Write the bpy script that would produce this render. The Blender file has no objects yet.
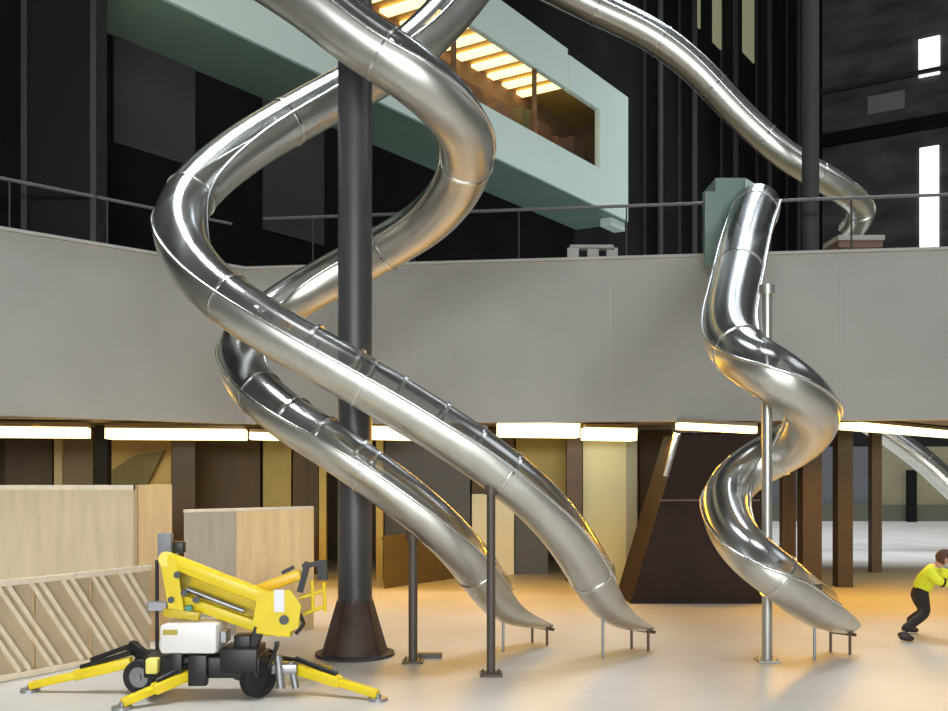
import bpy, bmesh, math, random
from mathutils import Vector, Matrix
random.seed(7)
S = bpy.context.scene
COL = S.collection
PI = math.pi
F = 1000.0; HZ = 465.0; CAMH = 2.4

# ---------------------------------------------------------------- camera, world, light, exposure
cam = bpy.data.cameras.new('camera')
co = bpy.data.objects.new('camera', cam); COL.objects.link(co)
co.location = (0, 0, CAMH); co.rotation_euler = (PI/2, 0, 0)
cam.sensor_width = 36.0; cam.lens = 36.0*F/948.0
cam.shift_y = (HZ-355.5)/948.0
cam.clip_end = 300
S.camera = co

w = bpy.data.worlds.new('hall_air'); S.world = w; w.use_nodes = True
bgn = w.node_tree.nodes['Background']
bgn.inputs[0].default_value = (1.0, 0.99, 0.97, 1); bgn.inputs[1].default_value = 0.13

def area(name, loc, target, sx, sy, power, col):
    l = bpy.data.lights.new(name, 'AREA'); l.shape = 'RECTANGLE'; l.size = sx; l.size_y = sy
    l.energy = power; l.color = col
    o = bpy.data.objects.new(name, l); COL.objects.link(o); o.location = loc
    d = Vector(target)-Vector(loc); o.rotation_euler = d.to_track_quat('-Z', 'Y').to_euler()
    return o
# daylight from the roof glazing at right and far, plus added fill and highlight lights
area('fill_behind', (1, -24, 6.5), (1.5, 17, 5), 26, 4, 8300, (0.96, 0.985, 1.0))  # added low fill behind the camera, brightens the bridge face and spares the floor
area('fill_fore', (4.5, 5.5, 22), (4.5, 6, 0), 7, 4, 170, (0.97, 0.98, 1.0)).data.spread = math.radians(50)  # added fill for the foreground floor at right
area('rooflight_right', (17, 12, 17), (2, 16, 5), 10, 5, 450, (0.86, 0.93, 1.0))
area('highlight_left', (-5.5, 11.5, 24), (-5.2, 11, 0), 3.5, 9, 560, (0.90, 0.95, 1.0)).data.spread = math.radians(55)  # added to put highlights on the left curve of the long slide
area('highlight_bridge', (8.5, 24, 25), (8.0, 22.5, 0), 5, 9, 1000, (0.80, 0.90, 1.0)).data.spread = math.radians(70)  # added to put a highlight on the upper part of the short slide
area('rooflight_far', (14, 35, 26), (13, 34, 0), 10, 10, 2200, (0.86, 0.92, 1.0)).data.spread = math.radians(95)

S.view_settings.view_transform = 'Standard'; S.view_settings.look = 'None'
S.view_settings.gamma = 1.0; S.view_settings.use_curve_mapping = False
S.view_settings.exposure = 0.0

# ---------------------------------------------------------------- helpers
def P(px, py, Y):
    return Vector(((px-474.0)*Y/F, Y, CAMH-(py-HZ)*Y/F))

MATS = {}
def mat(name, col, rough=0.5, metal=0.0, var=0.0, scale=6.0, bump=0.0, emit=None, es=0.0, stretch=None, spec=None):
    if name in MATS: return MATS[name]
    m = bpy.data.materials.new(name); m.use_nodes = True
    nt = m.node_tree; b = nt.nodes['Principled BSDF']
    b.inputs['Base Color'].default_value = (*col, 1); b.inputs['Roughness'].default_value = rough
    b.inputs['Metallic'].default_value = metal
    if spec is not None: b.inputs['Specular IOR Level'].default_value = spec
    if var or bump:
        tc = nt.nodes.new('ShaderNodeTexCoord'); mp = nt.nodes.new('ShaderNodeMapping')
        nt.links.new(tc.outputs['Object'], mp.inputs['Vector'])
        if stretch: mp.inputs['Scale'].default_value = stretch
        n = nt.nodes.new('ShaderNodeTexNoise'); n.inputs['Scale'].default_value = scale; n.inputs['Detail'].default_value = 5
        nt.links.new(mp.outputs[0], n.inputs['Vector'])
        if var:
            r = nt.nodes.new('ShaderNodeValToRGB')
            r.color_ramp.elements[0].position = 0.3; r.color_ramp.elements[1].position = 0.7
            r.color_ramp.elements[0].color = (*[c*(1-var) for c in col], 1)
            r.color_ramp.elements[1].color = (*[min(1, c*(1+var)) for c in col], 1)
            nt.links.new(n.outputs['Fac'], r.inputs['Fac']); nt.links.new(r.outputs[0], b.inputs['Base Color'])
        if bump:
            bp = nt.nodes.new('ShaderNodeBump'); bp.inputs['Strength'].default_value = bump; bp.inputs['Distance'].default_value = 0.02
            nt.links.new(n.outputs['Fac'], bp.inputs['Height']); nt.links.new(bp.outputs[0], b.inputs['Normal'])
    if emit:
        b.inputs['Emission Color'].default_value = (*emit, 1); b.inputs['Emission Strength'].default_value = es
    MATS[name] = m
    return m

def clear_mat():
    m = bpy.data.materials.new('clear_acrylic'); m.use_nodes = True; nt = m.node_tree
    nt.nodes.clear()
    out = nt.nodes.new('ShaderNodeOutputMaterial'); mx = nt.nodes.new('ShaderNodeMixShader')
    t = nt.nodes.new('ShaderNodeBsdfTransparent'); t.inputs[0].default_value = (0.93, 0.95, 0.95, 1)
    g = nt.nodes.new('ShaderNodeBsdfGlossy'); g.inputs['Roughness'].default_value = 0.2
    n = nt.nodes.new('ShaderNodeTexNoise'); n.inputs['Scale'].default_value = 3.0
    bp = nt.nodes.new('ShaderNodeBump'); bp.inputs['Strength'].default_value = 0.12
    nt.links.new(n.outputs['Fac'], bp.inputs['Height']); nt.links.new(bp.outputs[0], g.inputs['Normal'])
    f = nt.nodes.new('ShaderNodeFresnel'); f.inputs['IOR'].default_value = 1.6
    ad = nt.nodes.new('ShaderNodeMath'); ad.operation = 'ADD'; ad.inputs[1].default_value = 0.24; ad.use_clamp = True
    nt.links.new(f.outputs[0], ad.inputs[0]); nt.links.new(ad.outputs[0], mx.inputs[0])
    nt.links.new(t.outputs[0], mx.inputs[1]); nt.links.new(g.outputs[0], mx.inputs[2]); nt.links.new(mx.outputs[0], out.inputs[0])
    return m
CLEAR = clear_mat()

def glass_mat(name, tint, refl):
    m = bpy.data.materials.new(name); m.use_nodes = True; nt = m.node_tree; nt.nodes.clear()
    out = nt.nodes.new('ShaderNodeOutputMaterial'); mx = nt.nodes.new('ShaderNodeMixShader'); mx.inputs[0].default_value = refl
    t = nt.nodes.new('ShaderNodeBsdfTransparent'); t.inputs[0].default_value = (*tint, 1)
    g = nt.nodes.new('ShaderNodeBsdfGlossy'); g.inputs['Roughness'].default_value = 0.03
    nt.links.new(t.outputs[0], mx.inputs[1]); nt.links.new(g.outputs[0], mx.inputs[2]); nt.links.new(mx.outputs[0], out.inputs[0])
    return m

STEEL = mat('brushed_stainless_steel', (0.64, 0.64, 0.595), 0.34, 1.0, 0.06, 4.0, 0.05)
RIM = mat('polished_steel_flange', (0.72, 0.72, 0.70), 0.22, 1.0)
CONC = mat('grey_painted_concrete', (0.37, 0.38, 0.355), 0.85, 0, 0.06, 0.7, 0.05)
COPING = mat('concrete_coping', (0.42, 0.42, 0.40), 0.8, 0, 0.05, 2.0)
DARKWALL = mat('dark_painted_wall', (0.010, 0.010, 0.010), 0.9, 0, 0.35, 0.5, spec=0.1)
ENDWALL = mat('dark_grey_brick_wall', (0.10, 0.10, 0.098), 0.9, 0, 0.5, 0.35, 0.1, stretch=(1, 1, 3))  # dark grey brick with mottled tone
BLACKSTEEL = mat('black_painted_steel', (0.011, 0.011, 0.011), 0.7, spec=0.15)
GREYSTEEL = mat('grey_painted_steel', (0.055, 0.055, 0.055), 0.6, 0, 0.1, 3.0, spec=0.2)
PILLAR = mat('dark_grey_painted_steel', (0.055, 0.055, 0.056), 0.4, 0, 0.1, 2.0)
BROWNSTEEL = mat('brown_painted_steel', (0.09, 0.055, 0.03), 0.5, 0, 0.15, 4.0)
RUST = mat('dark_brown_base_steel', (0.06, 0.035, 0.025), 0.6, 0, 0.2, 5.0)
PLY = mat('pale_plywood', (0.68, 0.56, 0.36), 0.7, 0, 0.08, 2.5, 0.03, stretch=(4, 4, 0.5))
PLYWARMLIT = mat('warm_lit_plywood', (0.86, 0.62, 0.32), 0.7, 0, 0.08, 2.5, 0.03, stretch=(4, 4, 0.5))  # warm sheet; on the hoarding's side panel its brightness stands in for light
TIMBER = mat('pale_sawn_timber', (0.82, 0.72, 0.55), 0.7, 0, 0.1, 8.0, 0.03)
YEL = mat('yellow_machine_paint', (0.86, 0.66, 0.02), 0.35, 0, 0.05, 5.0)
BLK = mat('black_rubber', (0.013, 0.013, 0.013), 0.7, 0, 0.2, 10)
BLKM = mat('black_machine_metal', (0.02, 0.02, 0.02), 0.4, 0.3)
GRM = mat('grey_machine_metal', (0.35, 0.36, 0.38), 0.35, 0.8)
WHT = mat('white_machine_cover', (0.86, 0.84, 0.82), 0.35)

def add_box(bm, c, size, M=None, bev=0.0):
    r = bmesh.ops.create_cube(bm, size=1.0)
    T = Matrix.Translation(c) @ (M.to_4x4() if M else Matrix.Identity(4)) @ Matrix.Diagonal((*size, 1))
    bmesh.ops.transform(bm, matrix=T, verts=r['verts'])
    if bev:
        es = list({e for v in r['verts'] for e in v.link_edges})
        bmesh.ops.bevel(bm, geom=es, offset=bev, segments=2, affect='EDGES', profile=0.5)

def frame_along(d, up=Vector((0, 0, 1))):
    x = d.normalized()
    if abs(x.dot(up)) > 0.98: up = Vector((0, 1, 0))
    y = up.cross(x).normalized(); z = x.cross(y)
    return Matrix((x, y, z)).transposed()

def add_beam(bm, a, b, wd, ht, bev=0.0, up=Vector((0, 0, 1))):
    a = Vector(a); b = Vector(b); d = b-a
    add_box(bm, (a+b)/2, (d.length, wd, ht), frame_along(d, up), bev)

def add_cyl(bm, a, b, r1, r2=None, seg=20):
    a = Vector(a); b = Vector(b); d = b-a
    if r2 is None: r2 = r1
    q = d.to_track_quat('Z', 'Y').to_matrix().to_4x4()
    r = bmesh.ops.create_cone(bm, cap_ends=True, segments=seg, radius1=r1, radius2=r2, depth=d.length)
    bmesh.ops.transform(bm, matrix=Matrix.Translation((a+b)/2) @ q, verts=r['verts'])

def add_prism(bm, quad, ext):
    """closed solid: polygon of world points pushed along the vector ext"""
    ext = Vector(ext)
    a = [bm.verts.new(p) for p in quad]; b = [bm.verts.new(Vector(p)+ext) for p in quad]
    bm.faces.new(a); bm.faces.new(list(reversed(b)))
    n = len(a)
    for i in range(n):
        j = (i+1) % n
        bm.faces.new((a[j], a[i], b[i], b[j]))

def add_tube(bm, pts, r, seg=8):
    pts = [Vector(p) for p in pts]; rings = []
    for i, p in enumerate(pts):
        t = (pts[min(i+1, len(pts)-1)]-pts[max(i-1, 0)])
        Mx = frame_along(t)
        y = Mx.col[1]; z = Mx.col[2]
        rings.append([bm.verts.new(p+r*(math.cos(k*2*PI/seg)*y+math.sin(k*2*PI/seg)*z)) for k in range(seg)])
    for i in range(len(rings)-1):
        for k in range(seg):
            l = (k+1) % seg
            bm.faces.new((rings[i][k], rings[i][l], rings[i+1][l], rings[i+1][k]))
    bm.faces.new(rings[0]); bm.faces.new(list(reversed(rings[-1])))

def obj(name, bm, m, parent=None, smooth=None):
    bmesh.ops.recalc_face_normals(bm, faces=bm.faces)
    me = bpy.data.meshes.new(name); bm.to_mesh(me); bm.free(); me.materials.append(m)
    o = bpy.data.objects.new(name, me); COL.objects.link(o)
    if parent:
        o.parent = parent
        o.matrix_parent_inverse = Matrix.Translation(-parent.location)
    if smooth is not None:
        for p in me.polygons: p.use_smooth = True
        try: me.set_sharp_from_angle(angle=math.radians(smooth))
        except Exception: pass
    return o
def tag(o, label, cat, group=None, kind=None):
    if label: o['label'] = label
    if cat: o['category'] = cat
    if group: o['group'] = group
    if kind: o['kind'] = kind
    return o
def thing(name, loc, label, cat, group=None):
    o = bpy.data.objects.new(name, None); COL.objects.link(o); o.location = loc; o.empty_display_size = 0.1
    return tag(o, label, cat, group)
def struct(name, bm, m, parent=None, smooth=None):
    o = obj(name, bm, m, parent, smooth); o['kind'] = 'structure'; return o
def BM(): return bmesh.new()
def boxo(name, c, size, m, parent=None, bev=0.0, M=None):
    bm = BM(); add_box(bm, c, size, M, bev); return obj(name, bm, m, parent)

# ---------------------------------------------------------------- floor
def floor_mat():
    m = bpy.data.materials.new('polished_concrete_floor'); m.use_nodes = True; nt = m.node_tree
    b = nt.nodes['Principled BSDF']; tc = nt.nodes.new('ShaderNodeTexCoord')
    n = nt.nodes.new('ShaderNodeTexNoise'); n.inputs['Scale'].default_value = 0.5; n.inputs['Detail'].default_value = 6
    nt.links.new(tc.outputs['Object'], n.inputs['Vector'])
    r = nt.nodes.new('ShaderNodeValToRGB')
    r.color_ramp.elements[0].color = (0.52, 0.49, 0.44, 1); r.color_ramp.elements[1].color = (0.62, 0.59, 0.54, 1)
    r.color_ramp.elements[0].position = 0.35; r.color_ramp.elements[1].position = 0.65
    nt.links.new(n.outputs['Fac'], r.inputs['Fac']); nt.links.new(r.outputs[0], b.inputs['Base Color'])
    b.inputs['Roughness'].default_value = 0.38
    return m
bm = BM(); add_box(bm, (10, 29, -0.15), (80, 92, 0.3)); struct('floor', bm, floor_mat())

# ---------------------------------------------------------------- hall walls
ZD = 5.0
U = Vector((0.5526, 0.8335, 0)); N = Vector((-0.8335, 0.5526, 0))       # hall axis, and out through the side wall
HF = Vector((5.24, 34, 0))                                             # right end of the light box front
WB = HF + N*2.0
RU = Matrix((U, N, Vector((0, 0, 1)))).transposed()
bm = BM(); tl = -34.0; tr = 33.0
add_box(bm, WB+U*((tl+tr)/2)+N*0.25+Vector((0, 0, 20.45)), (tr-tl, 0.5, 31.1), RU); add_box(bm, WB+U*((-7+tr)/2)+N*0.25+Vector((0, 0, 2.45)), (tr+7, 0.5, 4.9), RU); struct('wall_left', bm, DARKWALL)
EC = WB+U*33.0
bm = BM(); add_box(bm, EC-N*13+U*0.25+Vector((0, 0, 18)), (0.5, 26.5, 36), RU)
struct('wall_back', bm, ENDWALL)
def on_wall(px):          # distance along the side wall where the pixel column meets it
    k = (px-474.0)/F
    return (k*WB.y-WB.x)/(U.x-k*U.y)
# tall steel columns against the side wall
def wall_column(px, wd, dp, label, m=GREYSTEEL):
    p = WB+U*on_wall(px)-N*(dp/2)
    t = thing('steel_column', p, label, 'column', 'columns along the dark side wall')
    bm = BM(); add_box(bm, p-N*(dp/2-0.04)+Vector((0, 0, 17)), (wd, 0.08, 34), RU); add_box(bm, p+N*(dp/2-0.04)+Vector((0, 0, 17)), (wd, 0.08, 34), RU)
    obj('flange', bm, m, t)
    bm = BM(); add_box(bm, p+Vector((0, 0, 17)), (0.1, dp-0.14, 34), RU); obj('web', bm, BLACKSTEEL, t)
wall_column(645, 0.35, 0.7, 'grey steel column just right of the light box end')
wall_column(680, 0.42, 0.7, 'grey steel column left of the teal slide entrance')
wall_column(722, 0.5, 0.7, 'grey steel column directly above the teal slide entrance')
wall_column(757, 0.5, 0.7, 'grey steel column between the teal entrance and the tall post')
wall_column(787, 0.5, 0.7, 'grey steel column closest behind the tall post on the bridge')
# big black column at the left
pc = P(66, 300, 17.05); pc.z = ZD-0.15
t = thing('steel_column', pc, 'wide black steel column behind the balcony at far left', 'column')
bm = BM(); add_box(bm, pc+Vector((0, 0, 12)), (1.1, 0.35, 24), None, 0.02); obj('shaft', bm, BLACKSTEEL, t)
bm = BM(); add_box(bm, pc+Vector((0.58, -0.06, 12)), (0.1, 0.5, 24)); add_box(bm, pc+Vector((-0.58, -0.06, 12)), (0.1, 0.5, 24)); obj('flange', bm, mat('dark_grey_flange', (0.03, 0.03, 0.03), 0.5), t)
# recessed panels on the dark wall behind the left gallery
DGP = mat('dark_grey_wall_panel', (0.05, 0.05, 0.05), 0.8, 0, 0.15, 0.8)
OLIVE = mat('dim_daylight_glass', (0.2, 0.2, 0.12), 0.4, emit=(0.62, 0.60, 0.36), es=0.28)
def wallpanel(name, px0, px1, z0, z1, m, label=None, cat=None, d=0.06, group=None):
    a = on_wall(px0); b = on_wall(px1)
    bm = BM(); add_box(bm, WB+U*((a+b)/2)-N*(d/2+0.01)+Vector((0, 0, (z0+z1)/2)), (abs(b-a), d, z1-z0), RU)
    o = obj(name, bm, m)
    if label: tag(o, label, cat, group)
    else: o['kind'] = 'structure'
    return o
wallpanel('wall_panel', 112, 193, 8.6, 12.5, DGP, 'big dark grey panel on the wall behind the leftmost column', 'panel')
wallpanel('wall_panel', 262, 322, 7.7, 10.8, DGP, 'dark grey panel on the wall seen through the loop of the long slide', 'panel')
wallpanel('window_1', 686, 699, 22, 30, OLIVE); wallpanel('window_2', 712, 728, 22, 31, OLIVE); wallpanel('window_3', 742, 753, 23, 33, OLIVE)
# ledges and pipes
# bright slit windows in the end wall
SKYW = mat('bright_window_glass', (0.8, 0.8, 0.8), 0.3, emit=(1.0, 0.97, 0.9), es=2.2)
def on_end(px):
    k = (px-474.0)/F
    return (k*EC.y-EC.x)/(-N.x+k*N.y)
def endpanel(name, px0, px1, py0, py1, m, d=0.08, label=None, cat=None):
    a = on_end(px0); b = on_end(px1); Ym = (EC-N*((a+b)/2)).y
    z1 = CAMH-(py0-HZ)*Ym/F; z0 = CAMH-(py1-HZ)*Ym/F
    bm = BM(); add_box(bm, EC-N*((a+b)/2)-U*(d/2+0.01)+Vector((0, 0, (z0+z1)/2)), (d, abs(b-a), z1-z0), RU)
    o = obj(name, bm, m)
    if label: tag(o, label, cat)
    else: o['kind'] = 'structure'
endpanel('window_4', 919, 940, 38, 76, SKYW); endpanel('window_5', 920, 939, 147, 258, SKYW)
endpanel('trim_1', 822, 960, 125, 137, BLACKSTEEL, 0.5); endpanel('trim_2', 822, 960, 78, 82, GREYSTEEL, 0.3)
endpanel('wall_panel', 868, 905, 94, 112, mat('pale_grey_panel', (0.3, 0.3, 0.3), 0.8), 0.12, 'small pale grey panel high on the end wall left of slit windows', 'panel')

# ---------------------------------------------------------------- light box on the side wall
t = thing('light_box', HF-U*10+Vector((0, 0, 10.7)), 'long pale glowing glass light box room jutting out high over the hall', 'light box')
PALE = mat('frosted_white_glass', (0.56, 0.68, 0.61), 0.35, emit=(0.62, 0.80, 0.75), es=0.11)
TEAL = mat('teal_soffit_panel', (0.22, 0.36, 0.31), 0.5, 0, 0.08, 0.6)
def fac(name, s0, s1, z0, z1, m, d0=0.0, d1=0.18, parent=t):
    bm = BM(); add_box(bm, HF-U*((s0+s1)/2)+N*((d0+d1)/2)+Vector((0, 0, (z0+z1)/2)), (abs(s1-s0), abs(d1-d0), z1-z0), RU)
    return obj(name, bm, m, parent)
ZB, ZT, OB, OT, LEN = 10.7, 14.9, 11.95, 13.85, 22.5
fac('bottom_band', 0, LEN, ZB, OB, PALE)
fac('top_band', 4.32, LEN, OT, ZT+0.15, PALE); fac('top_band', 0, 4.22, OT, ZT, PALE)
fac('end_frame', 0, 2.14, OB, OT, PALE)
fac('soffit', 0, LEN, ZB-0.05, ZB, TEAL, 0.0, 1.98)
fac('roof', 0, LEN, ZT-0.25, ZT-0.1, TEAL, 0.18, 1.98)
fac('end_wall', 0, 0.12, ZB, ZT-0.25, TEAL, 0.18, 1.98)
IN = mat('brown_interior_wall', (0.20, 0.11, 0.05), 0.7, 0, 0.35, 1.2, stretch=(1, 1, 2))
fac('interior_wall', 0.2, LEN, OB-0.1, OT+0.3, IN, 1.85, 1.95)
fac('interior_end', 0.2, 0.3, OB-0.1, OT+0.3, IN, 0.2, 1.85)
fac('interior_floor', 0.2, LEN, OB-0.2, OB-0.1, IN, 0.2, 1.95)
fac('interior_ceiling', 0.2, LEN, OT+0.3, OT+0.38, mat('amber_ceiling', (0.55, 0.35, 0.08), 0.6), 0.2, 1.95)
WARM = mat('warm_lamp', (1, 0.9, 0.6), 0.4, emit=(1.0, 0.72, 0.30), es=3.0)
for k in range(21):
    s = 4.0+k*0.85
    if s < LEN-0.6: fac('ceiling_lamp', s, s+0.36, OT+0.18, OT+0.26, WARM, 0.35, 1.8)
for s in (6.1, 10.2, 14.5, 18.5): fac('mullion', s, s+0.12, OB, OT, IN, 0.06, 0.16)
for s, wd, h, c in ((0.9, 0.8, 1.5, (0.22, 0.12, 0.08)), (2.1, 0.7, 1.2, (0.30, 0.15, 0.10)), (3.2, 0.8, 1.35, (0.25, 0.12, 0.08)), (4.5, 0.5, 1.5, (0.20, 0.18, 0.10)), (5.5, 0.9, 1.2, (0.30, 0.16, 0.11)), (7.2, 1.2, 1.3, (0.24, 0.11, 0.06)), (8.8, 0.6, 1.5, (0.12, 0.08, 0.05))):
    fac('shelf_unit', s, s+wd, OB-0.1, OB-0.1+h, mat('shelf_tone_%d' % int(s*10), c, 0.7), 1.2, 1.8)
fac('window_pane', 2.14, LEN, OB, OT, glass_mat('window_glass', (0.95, 0.97, 0.96), 0.05), 0.09, 0.095)
fac('lower_bracket', 0.05, 1.1, ZB-0.35, ZB-0.08, PALE, 0.1, 0.5)

# ---------------------------------------------------------------- bridge and balcony
ZS, ZP, ZD = 3.17, 6.05, 5.0
B0 = Vector((-4.28, 18.7, 0)); B1 = Vector((11.5, 16.5, 0))
BD = (B1-B0).normalized(); BN = Vector((-BD.y, BD.x, 0))               # BN points away from the camera
RB = Matrix((BD, BN, Vector((0, 0, 1)))).transposed()
BL = (B1-B0).length
bt = thing('footbridge', (B0+B1)/2, 'broad grey concrete footbridge crossing the hall with lamps beneath', 'bridge')
bm = BM(); add_box(bm, (B0+B1)/2+BN*0.15+Vector((0, 0, (ZS+ZP)/2)), (BL, 0.3, ZP-ZS), RB); obj('parapet', bm, CONC, bt)
bm = BM(); add_box(bm, (B0+B1)/2+BN*0.12+Vector((0, 0, ZP+0.02)), (BL, 0.4, 0.05), RB); obj('coping', bm, COPING, bt)
bm = BM(); add_box(bm, (B0+B1)/2+BN*4.3+Vector((0, 0, (ZS+ZD)/2+0.03)), (BL, 8.0, ZD-ZS-0.06), RB); obj('deck', bm, mat('bridge_soffit', (0.20, 0.15, 0.08), 0.8, 0, 0.1, 1.0), bt)
# panel joints on the bridge face
for px in (416, 451, 610, 840):
    bm = BM(); k = (px-474)/F; q = (k*B0.y-B0.x)/(BD.x-k*BD.y)
    add_box(bm, B0+BD*q-BN*0.003+Vector((0, 0, (ZS+ZP)/2)), (0.02, 0.012, ZP-ZS-0.1), RB); obj('joint', bm, COPING, bt)
RAILM = mat('grey_rail_paint', (0.12, 0.12, 0.12), 0.5)
# handrail with posts
def rail(name, parent, a, b, z0, z1, nposts, off, NN):
    bm = BM(); add_cyl(bm, a+off+Vector((0, 0, z1)), b+off+Vector((0, 0, z1)), 0.03, seg=10)
    r = obj(name, bm, RAILM, parent, 40)
    for i in range(nposts):
        f = (i+0.5)/nposts; q = a.lerp(b, f)+off
        bm = BM(); add_box(bm, q+Vector((0, 0, (z0+z1)/2)), (0.025, 0.025, z1-z0)); obj('post', bm, GREYSTEEL, r)
rail('handrail', bt, B0+BD*0.3, B1-BD*0.2, ZP+0.04, ZP+0.98, 8, BN*0.15, BN)
# balcony at left: same height, runs along the side wall
A0 = Vector((-8.9, 13.95, 0)); A1 = B0.copy()
AD = (A1-A0).normalized(); AN = Vector((-AD.y, AD.x, 0)); RA = Matrix((AD, AN, Vector((0, 0, 1)))).transposed(); AL = (A1-A0).length
at = thing('balcony', (A0+A1)/2, 'grey concrete balcony front at left, angled into the footbridge', 'balcony')
bm = BM(); add_box(bm, (A0+A1)/2+AN*0.15+Vector((0, 0, (ZS+ZP)/2)), (AL, 0.3, ZP-ZS), RA); obj('parapet', bm, CONC, at)
bm = BM(); add_box(bm, (A0+A1)/2+AN*0.12+Vector((0, 0, ZP+0.02)), (AL, 0.4, 0.05), RA); obj('coping', bm, COPING, at)
bm = BM()
add_prism(bm, [A0+AN*0.3+Vector((0, 0, ZS+.05)), A1+AN*0.3+Vector((0, 0, ZS+.05)), A1+BN*8+Vector((-1.5, 0, ZS+.05)), A0+AN*7+Vector((-3, 1, ZS+.05))], (0, 0, 1.6))
obj('deck', bm, MATS['bridge_soffit'], at)
rail('handrail', at, A0, A1-AD*0.2, ZP+0.04, ZP+0.85, 4, AN*0.15, AN)
# low trestle on the coping
t = thing('trestle', P(592, 258, 17.75), 'small pale metal trestle sitting on the bridge coping', 'trestle')
bm = BM(); add_beam(bm, P(571, 247.5, 17.9), P(614, 247.5, 17.7), 0.25, 0.05); obj('top', bm, mat('pale_grey_metal', (0.33, 0.33, 0.32), 0.5), t)
for px in (573, 593, 612):
    bm = BM(); a = P(px, 248, 17.8); add_beam(bm, a, Vector((a.x, a.y, ZP+0.045)), 0.2, 0.05); obj('leg', bm, MATS['pale_grey_metal'], t)

# luminous ceiling fittings under the bridge and balcony
LAMP = mat('fluorescent_lamp', (1, 0.95, 0.8), 0.4, emit=(1.0, 0.82, 0.42), es=2.2)
LF = mat('lamp_housing', (0.28, 0.20, 0.09), 0.5)
def lamp(p0, p1, th, dep, label):
    a = P(*p0); b = P(*p1); c = (a+b)/2
    t = thing('ceiling_light', Vector((c.x, c.y, c.z)), label, 'ceiling light', 'long ceiling lights under the concrete bridge')
    bm = BM(); add_beam(bm, a, b, dep, th, 0.01); obj('diffuser', bm, LAMP, t)
    bm = BM(); add_beam(bm, a+Vector((0, 0, th/2+0.03)), b+Vector((0, 0, th/2+0.03)), dep*1.05, 0.06); obj('housing', bm, LF, t)
lamp((-15, 432, 18.2), (89, 433, 18.7), 0.19, 0.8, 'glowing ceiling light at far left, left of black post')
lamp((109, 434, 18.9), (246, 435, 19.3), 0.20, 0.8, 'longest glowing ceiling light, right of the black post at left')
lamp((250, 436, 19.6), (279, 437, 19.7), 0.14, 0.7, 'short stub of ceiling light left of the long slides')
lamp((371, 433, 19.6), (412, 434, 19.6), 0.25, 0.8, 'ceiling light seen between the two long slides beside thick pillar')
lamp((497, 430, 19.4), (578, 431, 19.4), 0.27, 0.8, 'thick bright ceiling light right of the long slides')
lamp((583, 434, 19.8), (634, 435, 19.8), 0.24, 0.8, 'ceiling light over the cream partition')
lamp((677, 426, 17.65), (755, 430, 17.65), 0.12, 0.3, 'thin ceiling light above the dark slanting stair box')
lamp((850, 426, 17.6), (972, 436.5, 23.5), 0.13, 0.4, 'thin slanting ceiling light at far right')
# warm light these fittings throw down
def down(name, x, y, sx, sy, p):
    l = area(name, (x, y, 2.98), (x, y-1.2, 0), sx, sy, p, (1.0, 0.50, 0.03))
    return l
down('lamp_light_left', -6.0, 18.4, 5, 0.8, 120)
down('lamp_light_middle', -1.5, 18.6, 3, 0.8, 95)
down('lamp_light_partition', 1.0, 18.0, 2.5, 0.8, 80)
down('lamp_light_stair', 4.6, 17.75, 2.5, 0.3, 230)
down('lamp_light_right', 8.0, 17.9, 4, 0.8, 150)

# ---------------------------------------------------------------- space below the bridge
DBR = mat('dark_brown_panel', (0.085, 0.055, 0.022), 0.6, 0, 0.15, 1.5, stretch=(3, 3, 0.4))
YPL = mat('olive_yellow_panel', (0.42, 0.34, 0.10), 0.6, 0, 0.1, 1.5)
CRM = mat('cream_panel', (0.90, 0.86, 0.62), 0.6)
BGW = mat('blue_grey_panel', (0.13, 0.14, 0.15), 0.7)
YW = 22.0
bm = BM(); add_box(bm, (-5.3, YW+3.6, 1.6), (19.0, 0.2, 3.2)); struct('wall_under_bridge', bm, DBR)
# the row of upright panels that fronts that wall
def upright(name, px0, px1, py0, py1, Y, m, label, cat, dep=0.12, bev=0.0, group=None):
    a = P(px0, py0, Y); b = P(px1, py1, Y)
    z0 = max(0.0, b.z) if py1 < 900 else 0.0
    if py1 > HZ+CAMH*F/Y-6: z0 = 0.0
    z1 = min(a.z, ZS+0.02) if Y > 18 else a.z
    bm = BM(); add_box(bm, ((a.x+b.x)/2, Y+dep/2, (z0+z1)/2), (b.x-a.x, dep, z1-z0), None, bev)
    return tag(obj(name, bm, m), label, cat, group)
G = 'upright panels and posts below the bridge'
upright('wall_panel', 5, 52, 400, 900, YW, DBR, 'dark brown wall panel below the bridge at far left', 'panel')
upright('post', 54, 62, 400, 900, YW-0.1, mat('pale_olive_post', (0.5, 0.42, 0.2), 0.6), 'slim pale post behind plywood hoarding at far left', 'post')
upright('wall_panel', 64, 93, 400, 900, YW, mat('brown_grey_panel', (0.2, 0.14, 0.07), 0.7), 'brown grey wall panel between slim pale post and black post', 'panel')
upright('steel_post', 95, 107, 400, 900, 19.6, BLACKSTEEL, 'black square post under the balcony at left', 'post', 0.25)
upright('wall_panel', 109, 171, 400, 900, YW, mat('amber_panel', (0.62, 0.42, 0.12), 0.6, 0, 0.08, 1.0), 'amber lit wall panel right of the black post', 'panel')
tt = BM(); add_prism(tt, [P(112, 470, YW-0.3), P(112, 488, YW-0.3), P(145, 488, YW-0.3), P(164, 450, YW-0.3), P(135, 455, YW-0.3)], (0, 0.12, 0)); 
o = tag(obj('sloping_board', tt, mat('dark_olive_board', (0.2, 0.17, 0.06), 0.7)), 'dark olive slanting board leaning on the amber wall panel', 'board')
bm = BM(); add_beam(bm, P(138, 490, YW-0.24), Vector((P(138, 490, YW-0.24).x, YW-0.24, 0)), 0.12, 0.12); obj('leg', bm, MATS['dark_olive_board'], o)
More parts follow.
